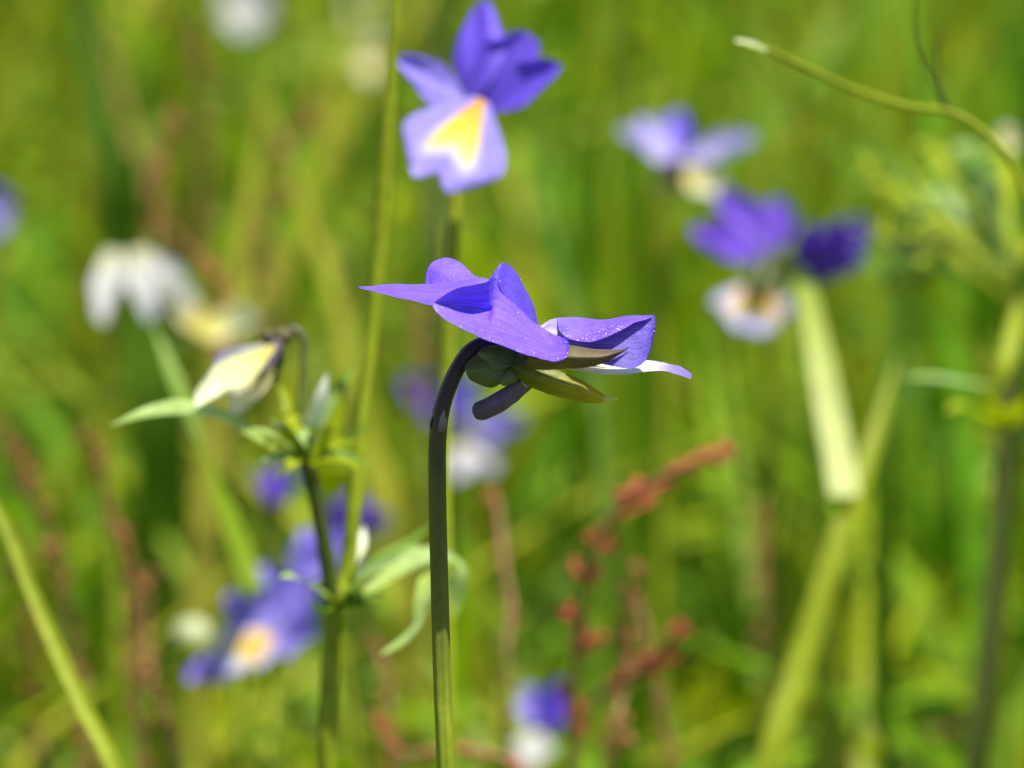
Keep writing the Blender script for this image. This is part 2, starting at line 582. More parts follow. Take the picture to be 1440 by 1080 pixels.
def grass_tints(x, y):
    n = len(x)
    # olive dry grass further back, fresh green nearer; every few centimetres a different mix
    dry = np.clip(0.42 + 0.45 * smooth_noise(x, y, 14, 3) + (y - 0.40) * 0.5 - x * 0.9, 0.04, 0.92)
    pick = nrng.uniform(0, 1, n)
    fresh_idx = nrng.choice([0, 1, 1, 2, 5, 6, 2], n)
    dry_idx = nrng.choice([0, 3, 4, 3, 0, 0, 3, 3, 7], n)
    idx = np.where(pick < dry, dry_idx, fresh_idx)
    patch = np.clip(1.0 + 0.55 * smooth_noise(x, y, 110, 21), 0.35, 1.7)
    return GREENS[idx] * (nrng.uniform(0.75, 1.25, n) * patch)[:, None]


def scatter(n, y0, y1, half_at0, half_slope):
    ys = nrng.uniform(y0, y1, n * 2)
    half = half_at0 + half_slope * (ys - y0)
    keep = nrng.uniform(0, 1, n * 2) < half / half.max()
    ys = ys[keep][:n]
    half = half[keep][:n]
    xs = nrng.uniform(-1, 1, len(ys)) * half
    return xs, ys


# low sward over the whole place, taller further back
xs, ys = scatter(22000, -0.35, 2.2, 0.16, 0.16)
n = len(xs)
fb = np.array([frame_bottom_z(y) for y in ys])
clump = smooth_noise(xs, ys, 45, 8)
hs = nrng.uniform(0.03, 0.10, n) * (1 + 0.6 * clump)
near = ys < 0.16
hs = np.where(near, np.minimum(hs, np.maximum(fb - 0.012, 0.02)), hs)
ws = 0.0010 + 0.0042 * nrng.uniform(0, 1, n) ** 2
strips('meadow_grass', n, xs, ys, hs, ws, 0.25 + np.abs(nrng.normal(0, 0.6, n)), grass_tints(xs, ys), 'fine green meadow grass covering the ground', 'grass_tissue')
# thin tall bents rising behind the flowers
xs, ys = scatter(1500, 0.28, 1.5, 0.12, 0.16)
n = len(xs)
strips('tall_grass', n, xs, ys, nrng.uniform(0.09, 0.17, n), nrng.uniform(0.001, 0.004, n), np.abs(nrng.normal(0, 0.35, n)), grass_tints(xs, ys) * 1.1,
       'taller loose grass stalks rising above the sward', 'grass_tissue', seg=5)
# sward to the sides, outside the picture
xs = nrng.uniform(-1.6, 1.6, 16000)
ys = nrng.uniform(-0.4, 3.4, 16000)
keep = np.abs(xs) > 0.16 + 0.16 * (ys + 0.35)
xs, ys = xs[keep], ys[keep]
n = len(xs)
strips('side_grass', n, xs, ys, nrng.uniform(0.04, 0.12, n), nrng.uniform(0.002, 0.005, n), np.abs(nrng.normal(0, 0.5, n)), grass_tints(xs, ys),
       'meadow grass stretching away around the flowers', 'grass_tissue')
# low herb leaves among the grass
xs, ys = scatter(9000, 0.14, 1.7, 0.10, 0.15)
n = len(xs)
fb = np.array([frame_bottom_z(y) for y in ys])
hz = nrng.uniform(0.025, 0.10, n) * (1 + 0.4 * smooth_noise(xs, ys, 60, 5))
hz = np.where(ys < 0.2, np.minimum(hz, np.maximum(fb - 0.01, 0.02)), hz)
tint = np.array([(0.15, 0.28, 0.008), (0.32, 0.42, 0.07), (0.07, 0.18, 0.005), (0.32, 0.38, 0.008), (0.18, 0.34, 0.02)])[nrng.integers(0, 5, n)] * nrng.uniform(0.8, 1.2, n)[:, None]
strips('herb_leaves', n, xs, ys, hz, nrng.uniform(0.003, 0.009, n), nrng.uniform(0.4, 1.6, n), tint, 'small broad herb leaves among the grass', 'herb_tissue', droop=0.9)


# ------------------------------------------------------------------ the sharp viola
base = ground_under(F(640, 1090))
A = thing('viola', base, 'sharp violet viola facing the sky on a dark hooked stem', 'flower')
part(A, 'stem', 'stem_main', lambda g: g.tube(
    [base, base.lerp(F(627, 1090), 0.5), F(627, 1090), F(622, 960), F(618, 820), F(615, 690), F(616, 610), F(624, 565), F(643, 519), F(663, 492), F(688, 481, 4), F(712, 484, 8)],
    [mm(13.5), mm(13), mm(12.3), mm(12.2), mm(12), mm(12), mm(11.8), mm(11), mm(10.6), mm(10.4), mm(10), mm(9.5)], seg=32, n=12, lobes=5, lobe_amp=0.08))

# petals -------------------------------------------------------------
# upper petal lying level, seen from its edge; hidden near margin extended to shade the stem
part(A, 'petal', 'petal_violet', lambda g: g.patch([
    [F(722, 462, -72), F(716, 440, 0), F(708, 420, 30), F(704, 400, 45)],
    [F(684, 447, -82), F(684, 424, -10), F(682, 404, 30), F(680, 391, 58)],
    [F(648, 439, -70), F(648, 420, -10), F(646, 406, 30), F(644, 396, 64)],
    [F(612, 431, -52), F(611, 416, -12), F(610, 406, 26), F(609, 399, 62)],
    [F(575, 421, -36), F(574, 411, -8), F(573, 404, 20), F(572, 400.5, 48)],
    [F(538, 412, -18), F(537, 406, -2), F(537, 403, 12), F(536, 401.5, 26)],
    [F(506, 405, 0), F(505, 404, 2), F(504, 403, 5), F(504, 402.5, 8)]], 8, 6))
# the other upper petal standing up behind
part(A, 'petal', 'petal_violet', lambda g: g.patch([
    [F(712, 452, 60), F(728, 452, 62), F(738, 452, 62), F(748, 452, 60)],
    [F(610, 420, 96), F(645, 420, 84), F(685, 420, 80), F(725, 420, 84)],
    [F(600, 398, 110), F(625, 398, 100), F(658, 398, 98), F(694, 400, 104)],
    [F(601, 380, 118), F(617, 380, 112), F(637, 381, 112), F(664, 385, 116)],
    [F(609, 367, 124), F(619, 367, 122), F(631, 367, 122), F(648, 371, 124)],
    [F(621, 361.5, 128), F(624, 361, 128), F(628, 361.3, 128), F(633, 362.5, 128)]], 8, 6))
# front lateral petal: trough-shaped, its lit lower half towards the lens, its upper edge shaped to overhang for a dark shaded triangle
fr = []
#        bottom               mid                  crease               top
COL = [((608, 431, -128), (609, 428, -124), (610, 426, -120), (612, 423, -122)),
       ((616, 440, -142), (622, 433, -122), (626, 428, -104), (626, 414, -124)),
       ((638, 455, -156), (643, 445, -124), (648, 432, -84), (644, 405, -120)),
       ((664, 469, -162), (667, 455, -120), (671, 435, -72), (667, 400, -114)),
       ((682, 477, -164), (684, 460, -118), (687, 437, -66), (686, 396, -104)),
       ((690, 480, -164), (692, 462, -118), (694, 434, -72), (698, 391, -62)),
       ((703, 485, -164), (705, 466, -118), (708, 438, -74), (706, 398, -40)),
       ((724, 493, -160), (726, 475, -116), (728, 452, -74), (724, 424, -40)),
       ((748, 501, -152), (750, 484, -110), (750, 468, -74), (744, 448, -44)),
       ((772, 506.5, -144), (774, 494, -108), (773, 481, -78), (766, 463, -56)),
       ((788, 506, -136), (790, 496, -112), (790, 484, -88), (784, 472, -70)),
       ((796, 502, -130), (798, 494, -114), (798.5, 485, -98), (794, 476, -82)),
       ((799, 496, -124), (800.5, 490, -114), (800.5, 484, -104), (799, 479, -94))]
petal_front = part(A, 'petal', 'petal_violet', lambda g: g.patch([[F(*p) for p in c] for c in COL], 7, 7, linear_v=True))
# raised peak of the petal folded back behind the front one
petal_peak = part(A, 'petal', 'petal_violet_shaded', lambda g: g.patch([
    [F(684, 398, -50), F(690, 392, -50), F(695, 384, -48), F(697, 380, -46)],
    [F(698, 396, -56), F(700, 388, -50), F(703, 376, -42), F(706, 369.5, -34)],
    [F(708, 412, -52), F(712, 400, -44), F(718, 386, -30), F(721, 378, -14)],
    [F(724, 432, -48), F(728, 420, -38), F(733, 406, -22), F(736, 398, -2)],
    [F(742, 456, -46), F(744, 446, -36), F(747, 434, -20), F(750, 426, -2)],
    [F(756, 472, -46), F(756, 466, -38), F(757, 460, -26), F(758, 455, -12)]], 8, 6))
# right lateral petal: upright sheet and its upper margin folded down over it
petal_right = part(A, 'petal', 'petal_underside', lambda g: g.patch([
    [F(752, 482, -20), F(754, 474, -14), F(756, 466, -8), F(760, 458, 0)],
    [F(775, 494, -30), F(776, 478, -16), F(775, 462, -4), F(774, 449, 6)],
    [F(806, 502, -36), F(808, 484, -22), F(806, 466, -6), F(804, 447.5, 8)],
    [F(842, 511, -40), F(844, 490, -26), F(844, 470, -12), F(843, 449.5, 4)],
    [F(872, 516, -42), F(875, 494, -30), F(877, 470, -16), F(879, 444.5, 0)],
    [F(893, 517, -42), F(899, 496, -32), F(903, 470, -18), F(906, 443, -4)],
    [F(907, 508, -40), F(914, 488, -32), F(918, 466, -20), F(919, 444, -8)],
    [F(914, 496, -38), F(919, 480, -32), F(922, 464, -24), F(922.5, 447, -12)]], 8, 7))
petal_flap = part(A, 'petal', 'petal_violet', lambda g: g.patch([
    [F(786, 462, -18), F(785, 457, -8), F(784, 451, 2), F(783, 446.8, 7)],
    [F(796, 473, -38), F(799, 464, -26), F(801, 454, -4), F(802, 447.2, 8)],
    [F(816, 480, -50), F(819, 469, -28), F(820, 457, -8), F(821, 448.4, 7)],
    [F(838, 479, -50), F(841, 469, -30), F(842, 458, -12), F(843, 449.2, 4)],
    [F(862, 470, -40), F(863, 462, -30), F(864, 454, -12), F(864, 446.8, 2)],
    [F(888, 457, -28), F(888, 452, -20), F(888, 448, -10), F(888, 443.8, 0)],
    [F(917, 446.5, -12), F(917, 445.5, -10), F(917, 444.5, -9), F(917, 443.6, -8)]], 8, 6))
# lower petal, level, seen from its edge, yellow at the throat
petal_lip = part(A, 'petal', 'petal_lip', lambda g: g.patch([
    [F(752, 512, -16), F(752, 506, 0), F(752, 502, 12), F(752, 498, 24)],
    [F(792, 519, -30), F(792, 515, 0), F(792, 511, 24), F(792, 508, 46)],
    [F(836, 525.5, -30), F(836, 520, 10), F(836, 514, 44), F(836, 510, 72)],
    [F(880, 526, -26), F(880, 520, 16), F(880, 514, 54), F(880, 508, 84)],
    [F(912, 522.5, -18), F(912, 517, 20), F(912, 511.5, 56), F(912, 507, 84)],
    [F(936, 521, -8), F(936, 517, 22), F(937, 513, 52), F(938, 511, 76)],
    [F(954, 527, 0), F(954, 522, 22), F(955, 518, 44), F(956, 515, 62)],
    [F(971, 534, 8), F(972, 531, 20), F(972, 528, 34), F(971, 524, 46)]], 8, 6))
# pale throat between the petals
part(A, 'throat', 'throat_pale', lambda g: g.patch([
    [F(750, 480, -24), F(762, 484, -28), F(776, 486, -30)],
    [F(757, 466, -20), F(768, 468, -24), F(784, 470, -26)],
    [F(764, 460, -10), F(770, 456, -12), F(782, 454, -8)]], 6, 6))
# sepals
part(A, 'sepal', 'sepal_olive', lambda g: g.patch([
    [F(718, 524, -26), F(720, 512, -44), F(722, 500, -30)],
    [F(738, 541, -30), F(742, 524, -42), F(748, 510, -34)],
    [F(770, 554, -28), F(774, 536, -40), F(782, 520, -32)],
    [F(804, 563, -24), F(808, 547, -34), F(812, 533, -26)],
    [F(832, 567, -18), F(835, 556, -25), F(837, 545, -18)],
    [F(849, 568, -12), F(850, 562, -16), F(851, 555, -12)],
    [F(869, 562, -6), F(869, 561, -7), F(869, 560, -6)]], 8, 7))
part(A, 'sepal', 'sepal_brown', lambda g: g.patch([
    [F(740, 518, -40), F(742, 506, -62), F(744, 494, -48)],
    [F(768, 521, -44), F(770, 506, -72), F(772, 488, -52)],
    [F(800, 519, -44), F(802, 504, -74), F(804, 486.5, -54)],
    [F(830, 515.5, -42), F(832, 503, -66), F(833, 490.5, -50)],
    [F(858, 507.5, -40), F(859, 500, -54), F(860, 492.5, -44)],
    [F(874, 498, -38), F(875, 495, -42), F(876, 491.5, -38)],
    [F(886, 489, -34), F(886, 488.5, -35), F(886, 488, -34)]], 8, 7))
part(A, 'sepal', 'sepal_brown', lambda g: g.patch([
    [F(738, 512, 20), F(738, 502, 34), F(738, 492, 20)],
    [F(780, 512, 24), F(780, 500, 48), F(780, 490, 24)],
    [F(830, 508, 30), F(830, 500, 44), F(830, 494, 30)],
    [F(862, 502, 34), F(862, 500, 38), F(862, 498, 34)]], 6, 6))


CAMV = -FWD


# calyx: swollen base and its rounded backward lobes
def lobe(g, cx, cy, cz, rx, ry, rz, ang):
    a = math.radians(ang)
    ax = (RGT * math.cos(a) + UPV * math.sin(a), -RGT * math.sin(a) + UPV * math.cos(a), FWD)
    g.ball(F(cx, cy, cz), mm(rx), mm(rz), mm(ry), axes=(ax[0], ax[2], ax[1]), ns=20, nr=14)


part(A, 'calyx', 'calyx_green', lambda g: (lobe(g, 722, 508, -6, 30, 22, 26, -20), lobe(g, 742, 512, -8, 24, 20, 22, -20), lobe(g, 690, 510, 4, 26, 22, 16, 0)))
for bx, by, bz, tx, ty, tz, w in ((724, 505, -26, 653, 520, -30, 62), (728, 512, -30, 702, 541, -34, 30), (716, 496, 6, 656, 506, 14, 44), (722, 506, -40, 672, 494, -22, 40)):
    part(A, 'calyx_lobe', 'calyx_green', lambda g: g.petal(F(bx, by, bz), F(tx, ty, tz), mm(w), CAMV + UPV * 0.25, cup=-0.28, bend=-0.05, ruffle=0.02, base_w=0.5, nu=18, nv=16))
part(A, 'spur', 'spur_mauve', lambda g: g.tube(
    [F(752, 520, -6), F(738, 537, -8), F(722, 552, -10), F(704, 564, -12), F(688, 572.5, -12), F(678, 576.5, -12), F(672, 578.5, -12), F(668, 579.8, -12), F(665.5, 580.5, -12), F(664, 581, -12)],
    [mm(12), mm(13), mm(13.5), mm(14.5), mm(15), mm(14.8), mm(13.3), mm(10.2), mm(6.8), mm(0.5)], seg=24, n=8))
part(A, 'bracteole', 'bract_dry', lambda g: g.patch([
    [F(614, 606, -12), F(621, 608, -15), F(627, 606, -9)],
    [F(616, 596, -14), F(622, 597, -17), F(629, 597, -10)],
    [F(620, 584, -13), F(623, 582, -15), F(627, 584, -10)],
    [F(624, 576, -12), F(624.5, 575, -12), F(625, 576, -12)]], 5, 5))
part(A, 'bracteole', 'bract_dry', lambda g: g.patch([
    [F(604, 604, -6), F(603, 600, -2), F(604, 600, 4)],
    [F(605, 594, -8), F(604, 590, -3), F(607, 590, 4)],
    [F(611, 580, -4), F(611, 579, -2), F(612, 579, 2)]], 5, 5))


def speckle(ob, n, seed, size, zone=None):
    """Tiny white balls standing in for sparkles of light on a petal."""
    r = random.Random(seed)
    me = ob.data
    g = Geo()
    polys = list(me.polygons)
    k = 0
    while k < n:
        p = r.choice(polys)
        u = me.uv_layers[0].data[p.loop_start].uv
        if zone and not zone(u.x, u.y, r):
            continue
        vs_ = [me.vertices[i].co for i in p.vertices]
        a, b = r.random(), r.random()
        c = vs_[0].lerp(vs_[1], a).lerp(vs_[3].lerp(vs_[2], a), b)
        nn = p.normal
        if nn.dot(-FWD) < 0:
            nn = -nn
        s = size * r.choice((0.5, 0.6, 0.7, 0.8, 1.3))
        g.ball(c + nn * s * 0.5, s, ns=5, nr=4)
        k += 1
    o = g.build('sparkle_specks', 'sparkle', ob, org=(0, 0, 0))
    o['kind'] = 'stuff'
    return o


speckle(petal_front, 80, 1, mm(0.65), lambda u, v, r: v < 0.16 or r.random() < 0.18)
speckle(petal_flap, 60, 2, mm(0.75), lambda u, v, r: 0.12 < u < 0.75 and v < 0.5 and r.random() < 0.9 - v)
speckle(petal_right, 12, 3, mm(0.7), lambda u, v, r: u > 0.6 and v > 0.5)
speckle(petal_peak, 9, 4, mm(0.65))


# ------------------------------------------------------------------ helper for the other violas
def petals(root, lst, seed=0):
    """lst: (base px, base py, base d, tip px, tip py, tip d, width px, material, kw)"""
    for i, q in enumerate(lst):
        bx, by, bd, tx, ty, td, w, mat = q[:8]
        kw = q[8] if len(q) > 8 else {}
        kw = dict(kw)
        nv = kw.pop('normal', -FWD)
        part(root, 'petal', mat, lambda g: g.petal(P(bx, by, bd), P(tx, ty, td), mm(w, bd), nv, seed=seed + i, **kw))


def calyx(root, px, py, d, r, mat='calyx_green', sep=((1, -0.2), (0.6, -0.9), (-0.7, -0.8))):
    part(root, 'calyx', mat, lambda g: g.ball(P(px, py, d), mm(r, d), mm(r, d), mm(r * 0.9, d), ns=12, nr=8))
    for sx, sy in sep:
        part(root, 'sepal', mat, lambda g: g.petal(P(px, py, d), P(px + sx * r * 2.6, py - sy * r * 2.6, d - 1), mm(r * 1.0, d), -FWD, cup=0.2, base_w=0.5))


def stem(root, pts, r0, r1, mat='stem_olive', dx=0.0, dy=0.0, seg=8):
    part(root, 'stem', mat, lambda g: g.tube(stem_path([P(*p) for p in pts], dx, dy), [r0, r0, r0] + [r0 + (r1 - r0) * i / (len(pts) - 1) for i in range(1, len(pts))], seg=seg, n=6))


def root_at(p, dx=0.0, dy=0.0):
    return ground_under(P(*p), dx, dy)


UP = Vector((0, 0, 1))
CAMW = -FWD

# viola with a yellow eye above the sharp one
d = 694
B = thing('viola', root_at((634, 1090, d)), 'violet viola with yellow eye and pale two-lobed lip, facing out above the sharp one', 'flower')
stem(B, [(634, 1090, d), (628, 900, d), (624, 680, d + 2), (630, 480, d + 3), (638, 310, d + 4), (641, 220, d + 5), (650, 178, d + 5)], mm(11, d), mm(9, d), 'stem_olive')
petals(B, [
    (664, 148, d + 3, 676, 0, d + 8, 78, 'petal_violet_soft', dict(normal=CAMW + RGT * -0.4, cup=-0.12, bend=-0.02)),
    (668, 148, d + 4, 742, 52, d + 7, 96, 'petal_violet_soft', dict(normal=CAMW + UPV * -0.35, cup=0.05)),
    (674, 156, d - 1, 792, 98, d - 3, 74, 'petal_violet_soft', dict(normal=CAMW + UPV * 0.8, cup=0.15, bend=0.05)),
    (662, 152, d, 554, 86, d - 3, 66, 'petal_lavender', dict(normal=CAMW + UPV * 0.6, cup=0.1, bend=0.05)),
    (678, 140, d - 2, 602, 264, d - 6, 160, 'petal_eye', dict(normal=CAMW + UPV * 0.35, cup=-0.06, bend=0.0, notch=0.20, ruffle=0.015)),
], 10)
calyx(B, 662, 152, d + 5, 14)
part(B, 'spur', 'spur_mauve', lambda g: g.tube([P(664, 150, d + 3), P(672, 146, d + 8), P(680, 146, d + 12)], [mm(9), mm(9), mm(5)], seg=10))

# branching viola with a nodding faded flower
d = 678
C = thing('viola_plant', root_at((462, 1090, d)), 'branching viola stem with leafy nodes and a nodding withered cream flower', 'plant')
part(C, 'stem', 'stem_olive', lambda g: g.tube(stem_path([P(460, 1090, d), P(463, 970, d), P(469, 850, d)]), [mm(17), mm(17), mm(16.5), mm(16), mm(14)], seg=10))
part(C, 'stem', 'stem_olive', lambda g: g.tube([P(469, 852, d), P(486, 812, d + 1), P(497, 720, d + 1), P(509, 590, d + 2), P(528, 410, d + 3), P(543, 200, d + 3), P(553, 40, d + 3), P(556, -120, d + 3), P(552, -260, d + 3)],
                                            [mm(14), mm(13), mm(13), mm(13), mm(12.5), mm(11.5), mm(10), mm(9), mm(8)], seg=10))
part(C, 'bud', 'bud_white', lambda g: g.petal(P(552, -250, d + 3), P(500, -330, d), mm(60), CAMW, cup=0.5))
part(C, 'stem', 'stem_dark', lambda g: g.tube([P(468, 850, d), P(458, 780, d - 1), P(444, 700, d - 2), P(430, 640, d - 3), P(424, 600, d - 4)], [mm(13), mm(13), mm(13), mm(12), mm(8)], seg=10))
part(C, 'flower_stalk', 'stem_violet', lambda g: g.tube([P(425, 620, d - 3), P(424, 560, d - 3), P(428, 500, d - 3), P(426, 474, d - 3), P(412, 463, d - 3), P(398, 470, d - 3)], [mm(8), mm(7), mm(7), mm(7.5), mm(7.5), mm(8)], seg=10))
part(C, 'calyx', 'sepal_brown', lambda g: (g.ball(P(397, 473, d - 3), mm(20), mm(16), mm(15), ns=12, nr=8), g.ball(P(377, 474, d - 3), mm(13), mm(12), mm(13), ns=10, nr=8)))
part(C, 'sepal', 'spur_mauve', lambda g: g.petal(P(392, 478, d - 4), P(362, 530, d - 5), mm(26), CAMW, cup=0.3, base_w=0.5))
part(C, 'sepal', 'calyx_green', lambda g: g.petal(P(395, 480, d - 2), P(388, 535, d - 2), mm(22), CAMW, cup=0.3, base_w=0.5))
petals(C, [
    (388, 482, d - 1, 305, 562, d - 2, 64, 'petal_lilac_white', dict(normal=CAMW + UPV * 0.4 + RGT * -0.5, cup=0.5)),
    (386, 486, d - 6, 280, 580, d - 9, 56, 'petal_glow', dict(normal=CAMW * 0.8 + UPV * 1.0, cup=0.2)),
    (386, 490, d - 4, 330, 586, d - 5, 52, 'petal_cream', dict(normal=CAMW * 0.6 + UPV * 0.9 + RGT * 0.3, cup=0.35)),
], 20)


def leaf(root, pts, w, mat, face=None, twist=(0.0,), fold=0.3, shape=None):
    shape = shape or [0.15, 0.75, 1.0, 0.85, 0.5, 0.05]
    part(root, 'leaf', mat, lambda g: g.ribbon([P(*p) for p in pts], [mm(w * s, pts[0][2]) for s in shape], face or (CAMW * 0.4 + UP), twist=twist, fold=fold))


leaf(C, [(430, 655, d - 3), (370, 622, d - 5), (325, 594, d - 6), (270, 578, d - 8), (210, 582, d - 10), (156, 598, d - 11)], 46, 'leaf_pale', shape=[0.15, 0.3, 0.6, 1, 0.9, 0.5, 0.05])
leaf(C, [(430, 648, d - 3), (405, 628, d - 6), (380, 612, d - 8), (352, 602, d - 9)], 30, 'leaf_pale')
leaf(C, [(430, 650, d - 3), (390, 645, d - 6), (350, 636, d - 8)], 20, 'leaf_green')
leaf(C, [(430, 645, d - 3), (440, 600, d - 4), (452, 556, d - 5), (460, 525, d - 5)], 26, 'bud_white', face=CAMW + UPV * 0.2)
leaf(C, [(428, 640, d - 3), (412, 585, d - 3), (398, 545, d - 2), (384, 520, d - 2)], 18, 'leaf_yellow', face=CAMW)
leaf(C, [(430, 650, d - 3), (458, 620, d - 3), (475, 585, d - 3), (478, 545, d - 3)], 26, 'leaf_yellow', face=CAMW + UPV * 0.3)
leaf(C, [(430, 655, d - 3), (470, 640, d - 6), (500, 612, d - 8), (520, 600, d - 9)], 22, 'leaf_green')
leaf(C, [(432, 660, d - 3), (452, 648, d - 6), (490, 652, d - 10), (505, 662, d - 12)], 24, 'leaf_yellow')
leaf(C, [(432, 655, d - 2), (460, 590, d + 4), (480, 545, d + 7), (500, 512, d + 10)], 22, 'leaf_green', face=CAMW + UPV * 0.6)
leaf(C, [(470, 848, d), (440, 826, d - 4), (410, 812, d - 7), (392, 812, d - 8)], 28, 'leaf_pale')
leaf(C, [(470, 850, d), (452, 862, d - 4), (436, 846, d - 8)], 22, 'leaf_dark')
leaf(C, [(472, 850, d), (500, 822, d - 3), (535, 800, d - 5), (562, 782, d - 6), (590, 764, d - 6)], 36, 'leaf_pale', shape=[0.2, 0.9, 1, 0.8, 0.5, 0.1])
leaf(C, [(474, 852, d), (520, 830, d), (565, 800, d + 3), (600, 785, d + 5), (635, 792, d + 7), (642, 840, d + 8), (638, 870, d + 8)], 44, 'leaf_pale', shape=[0.15, 0.3, 0.7, 1, 1, 0.8, 0.4, 0.05])
leaf(C, [(600, 790, d + 5), (602, 830, d + 2), (596, 870, d), (572, 900, d - 2), (536, 920, d - 4)], 40, 'leaf_pale', face=CAMW + UPV * 0.4, twist=(0, 0.4, 1.2, 0.9, 0.2))
leaf(C, [(470, 846, d), (498, 780, d + 4), (508, 760, d + 6), (512, 740, d + 7)], 22, 'bud_white', face=CAMW)
leaf(C, [(474, 850, d), (530, 790, d + 6), (580, 760, d + 9), (612, 735, d + 12)], 18, 'leaf_green')

for k in range(16):
    a = rng.uniform(-2.4, 2.4)
    ln = rng.uniform(45, 95)
    x, y, dd = 432 + rng.uniform(-6, 6), rng.uniform(615, 662), d - 3
    leaf(C, [(x, y, dd), (x + ln * 0.5 * math.sin(a), y - ln * 0.45 * math.cos(a) - 8, dd - rng.uniform(-4, 5)), (x + ln * math.sin(a), y - ln * 0.8 * math.cos(a), dd - rng.uniform(-7, 8))], rng.uniform(16, 28),
         rng.choice(['leaf_yellow', 'leaf_yellow', 'leaf_pale', 'leaf_green']), face=CAMW * rng.uniform(0.3, 1) + UP)
for k in range(9):
    a = rng.uniform(-1.9, 1.9)
    ln = rng.uniform(35, 75)
    x, y, dd = 472 + rng.uniform(-6, 6), rng.uniform(838, 862), d
    leaf(C, [(x, y, dd), (x + ln * 0.5 * math.sin(a), y - ln * 0.4 * math.cos(a) - 6, dd - rng.uniform(-3, 5)), (x + ln * math.sin(a), y - ln * 0.7 * math.cos(a), dd - rng.uniform(-5, 8))], rng.uniform(16, 26),
         rng.choice(['leaf_yellow', 'leaf_pale', 'leaf_green', 'leaf_dark']), face=CAMW * rng.uniform(0.3, 1) + UP)
# pale viola, upper left
d = 850
D = thing('viola', root_at((165, 1090, d), -0.01), 'white viola with cream lip and round pale bud petal, beside the withered nodding flower', 'flower')
stem(D, [(165, 1090, d), (160, 800, d), (152, 600, d), (158, 500, d), (180, 420, d + 3), (215, 425, d + 3), (230, 440, d + 2)], mm(8, d), mm(8, d), 'stem_olive')
petals(D, [
    (160, 352, d + 4, 142, 464, d - 4, 46, 'petal_white', dict(normal=CAMW + UPV * 0.5, base_w=0.5)),
    (190, 350, d + 2, 214, 458, d - 4, 46, 'petal_white', dict(normal=CAMW + UPV * 0.5, base_w=0.4)),
    (192, 352, d + 4, 270, 436, d - 2, 56, 'petal_white', dict(normal=CAMW + UPV * 0.7, base_w=0.4)),
    (292, 470, d, 218, 396, d - 3, 62, 'petal_cream', dict(normal=CAMW + UPV * 0.8)),
    (286, 460, d, 366, 458, d - 5, 60, 'petal_glow', dict(normal=CAMW + UPV * 0.5, base_w=0.7)),
], 30)
calyx(D, 272, 462, d + 3, 14)
part(D, 'flower_stalk', 'stem_olive', lambda g: g.tube([P(230, 440, d + 2), P(250, 455, d + 4), P(274, 462, d + 3), P(290, 461, d + 1)], [mm(8, d)] * 4, seg=8))

# right group ----------------------------------------------------------------
d = 880
E1 = thing('viola', root_at((925, 1090, d)), 'pale lavender viola seen from its side with dark calyx and yellow lip', 'flower')
stem(E1, [(925, 1090, d), (930, 700, d), (934, 420, d), (936, 270, d), (945, 238, d)], mm(8, d), mm(8, d), 'stem_olive')
petals(E1, [
    (950, 228, d, 866, 190, d - 4, 50, 'petal_pale_lavender', dict(normal=CAMW + UPV * 0.9)),
    (950, 224, d + 3, 900, 172, d + 6, 54, 'petal_pale_lavender', dict(normal=CAMW + UPV * 0.8)),
    (952, 224, d + 3, 952, 164, d + 8, 44, 'petal_violet_soft', dict(normal=CAMW + UPV * 0.6)),
    (958, 226, d, 1066, 202, d - 4, 58, 'petal_pale_lavender', dict(normal=CAMW + UPV * 0.9)),
    (964, 238, d - 2, 1020, 280, d - 5, 52, 'petal_cream', dict(normal=CAMW + UPV * 0.5)),
], 40)
calyx(E1, 942, 240, d - 8, 17, 'spur_dark', sep=((0.5, 0.3), (0.4, -0.7), (-0.5, -0.6)))
d = 852
E2 = thing('viola', root_at((1090, 1090, d), 0.004), 'deep purple viola with pale drooping lip beneath the lavender one', 'flower')
stem(E2, [(1092, 1090, d + 6), (1090, 760, d + 6), (1086, 560, d + 6), (1084, 430, d + 5), (1080, 375, d + 3)], mm(9, d), mm(9, d), 'stem_olive')
petals(E2, [
    (1090, 352, d + 2, 1008, 276, d + 5, 64, 'petal_purple', dict(normal=CAMW + UPV * 0.5)),
    (1088, 352, d + 3, 1096, 284, d + 6, 56, 'petal_purple', dict(normal=CAMW + UPV * 0.4)),
    (1078, 362, d - 2, 966, 330, d - 5, 60, 'petal_purple', dict(normal=CAMW + UPV * 0.6)),
    (1066, 404, d - 3, 1054, 476, d - 7, 122, 'petal_eye_pale', dict(normal=CAMW + UPV * 0.4, notch=0.08, base_w=0.4)),
], 50)
calyx(E2, 1082, 372, d - 3, 19, 'calyx_green')
part(E2, 'spur', 'calyx_green', lambda g: g.tube([P(1078, 372, d - 4), P(1072, 396, d - 6), P(1064, 420, d - 7)], [mm(17, d), mm(14, d), mm(8, d)], seg=10))
d = 846
E3 = thing('viola', root_at((1150, 1090, d + 8), 0.004), 'half-closed dark purple viola at the top of the pale grass blade', 'flower')
stem(E3, [(1150, 1090, d + 8), (1158, 800, d + 8), (1150, 600, d + 8), (1140, 480, d + 8), (1136, 410, d + 6), (1146, 388, d + 4)], mm(9, d), mm(9, d), 'stem_olive')
petals(E3, [
    (1146, 392, d + 3, 1222, 312, d + 3, 74, 'petal_purple', dict(normal=CAMW + UPV * 0.3, cup=0.3)),
    (1150, 394, d, 1142, 312, d - 2, 62, 'petal_purple', dict(normal=CAMW + RGT * -0.3, cup=0.3)),
    (1152, 394, d - 2, 1186, 316, d - 4, 78, 'petal_purple', dict(normal=CAMW, cup=0.2)),
], 60)
calyx(E3, 1150, 392, d + 2, 11, 'calyx_green', sep=((0.6, 0.8), (-0.6, 0.7)))

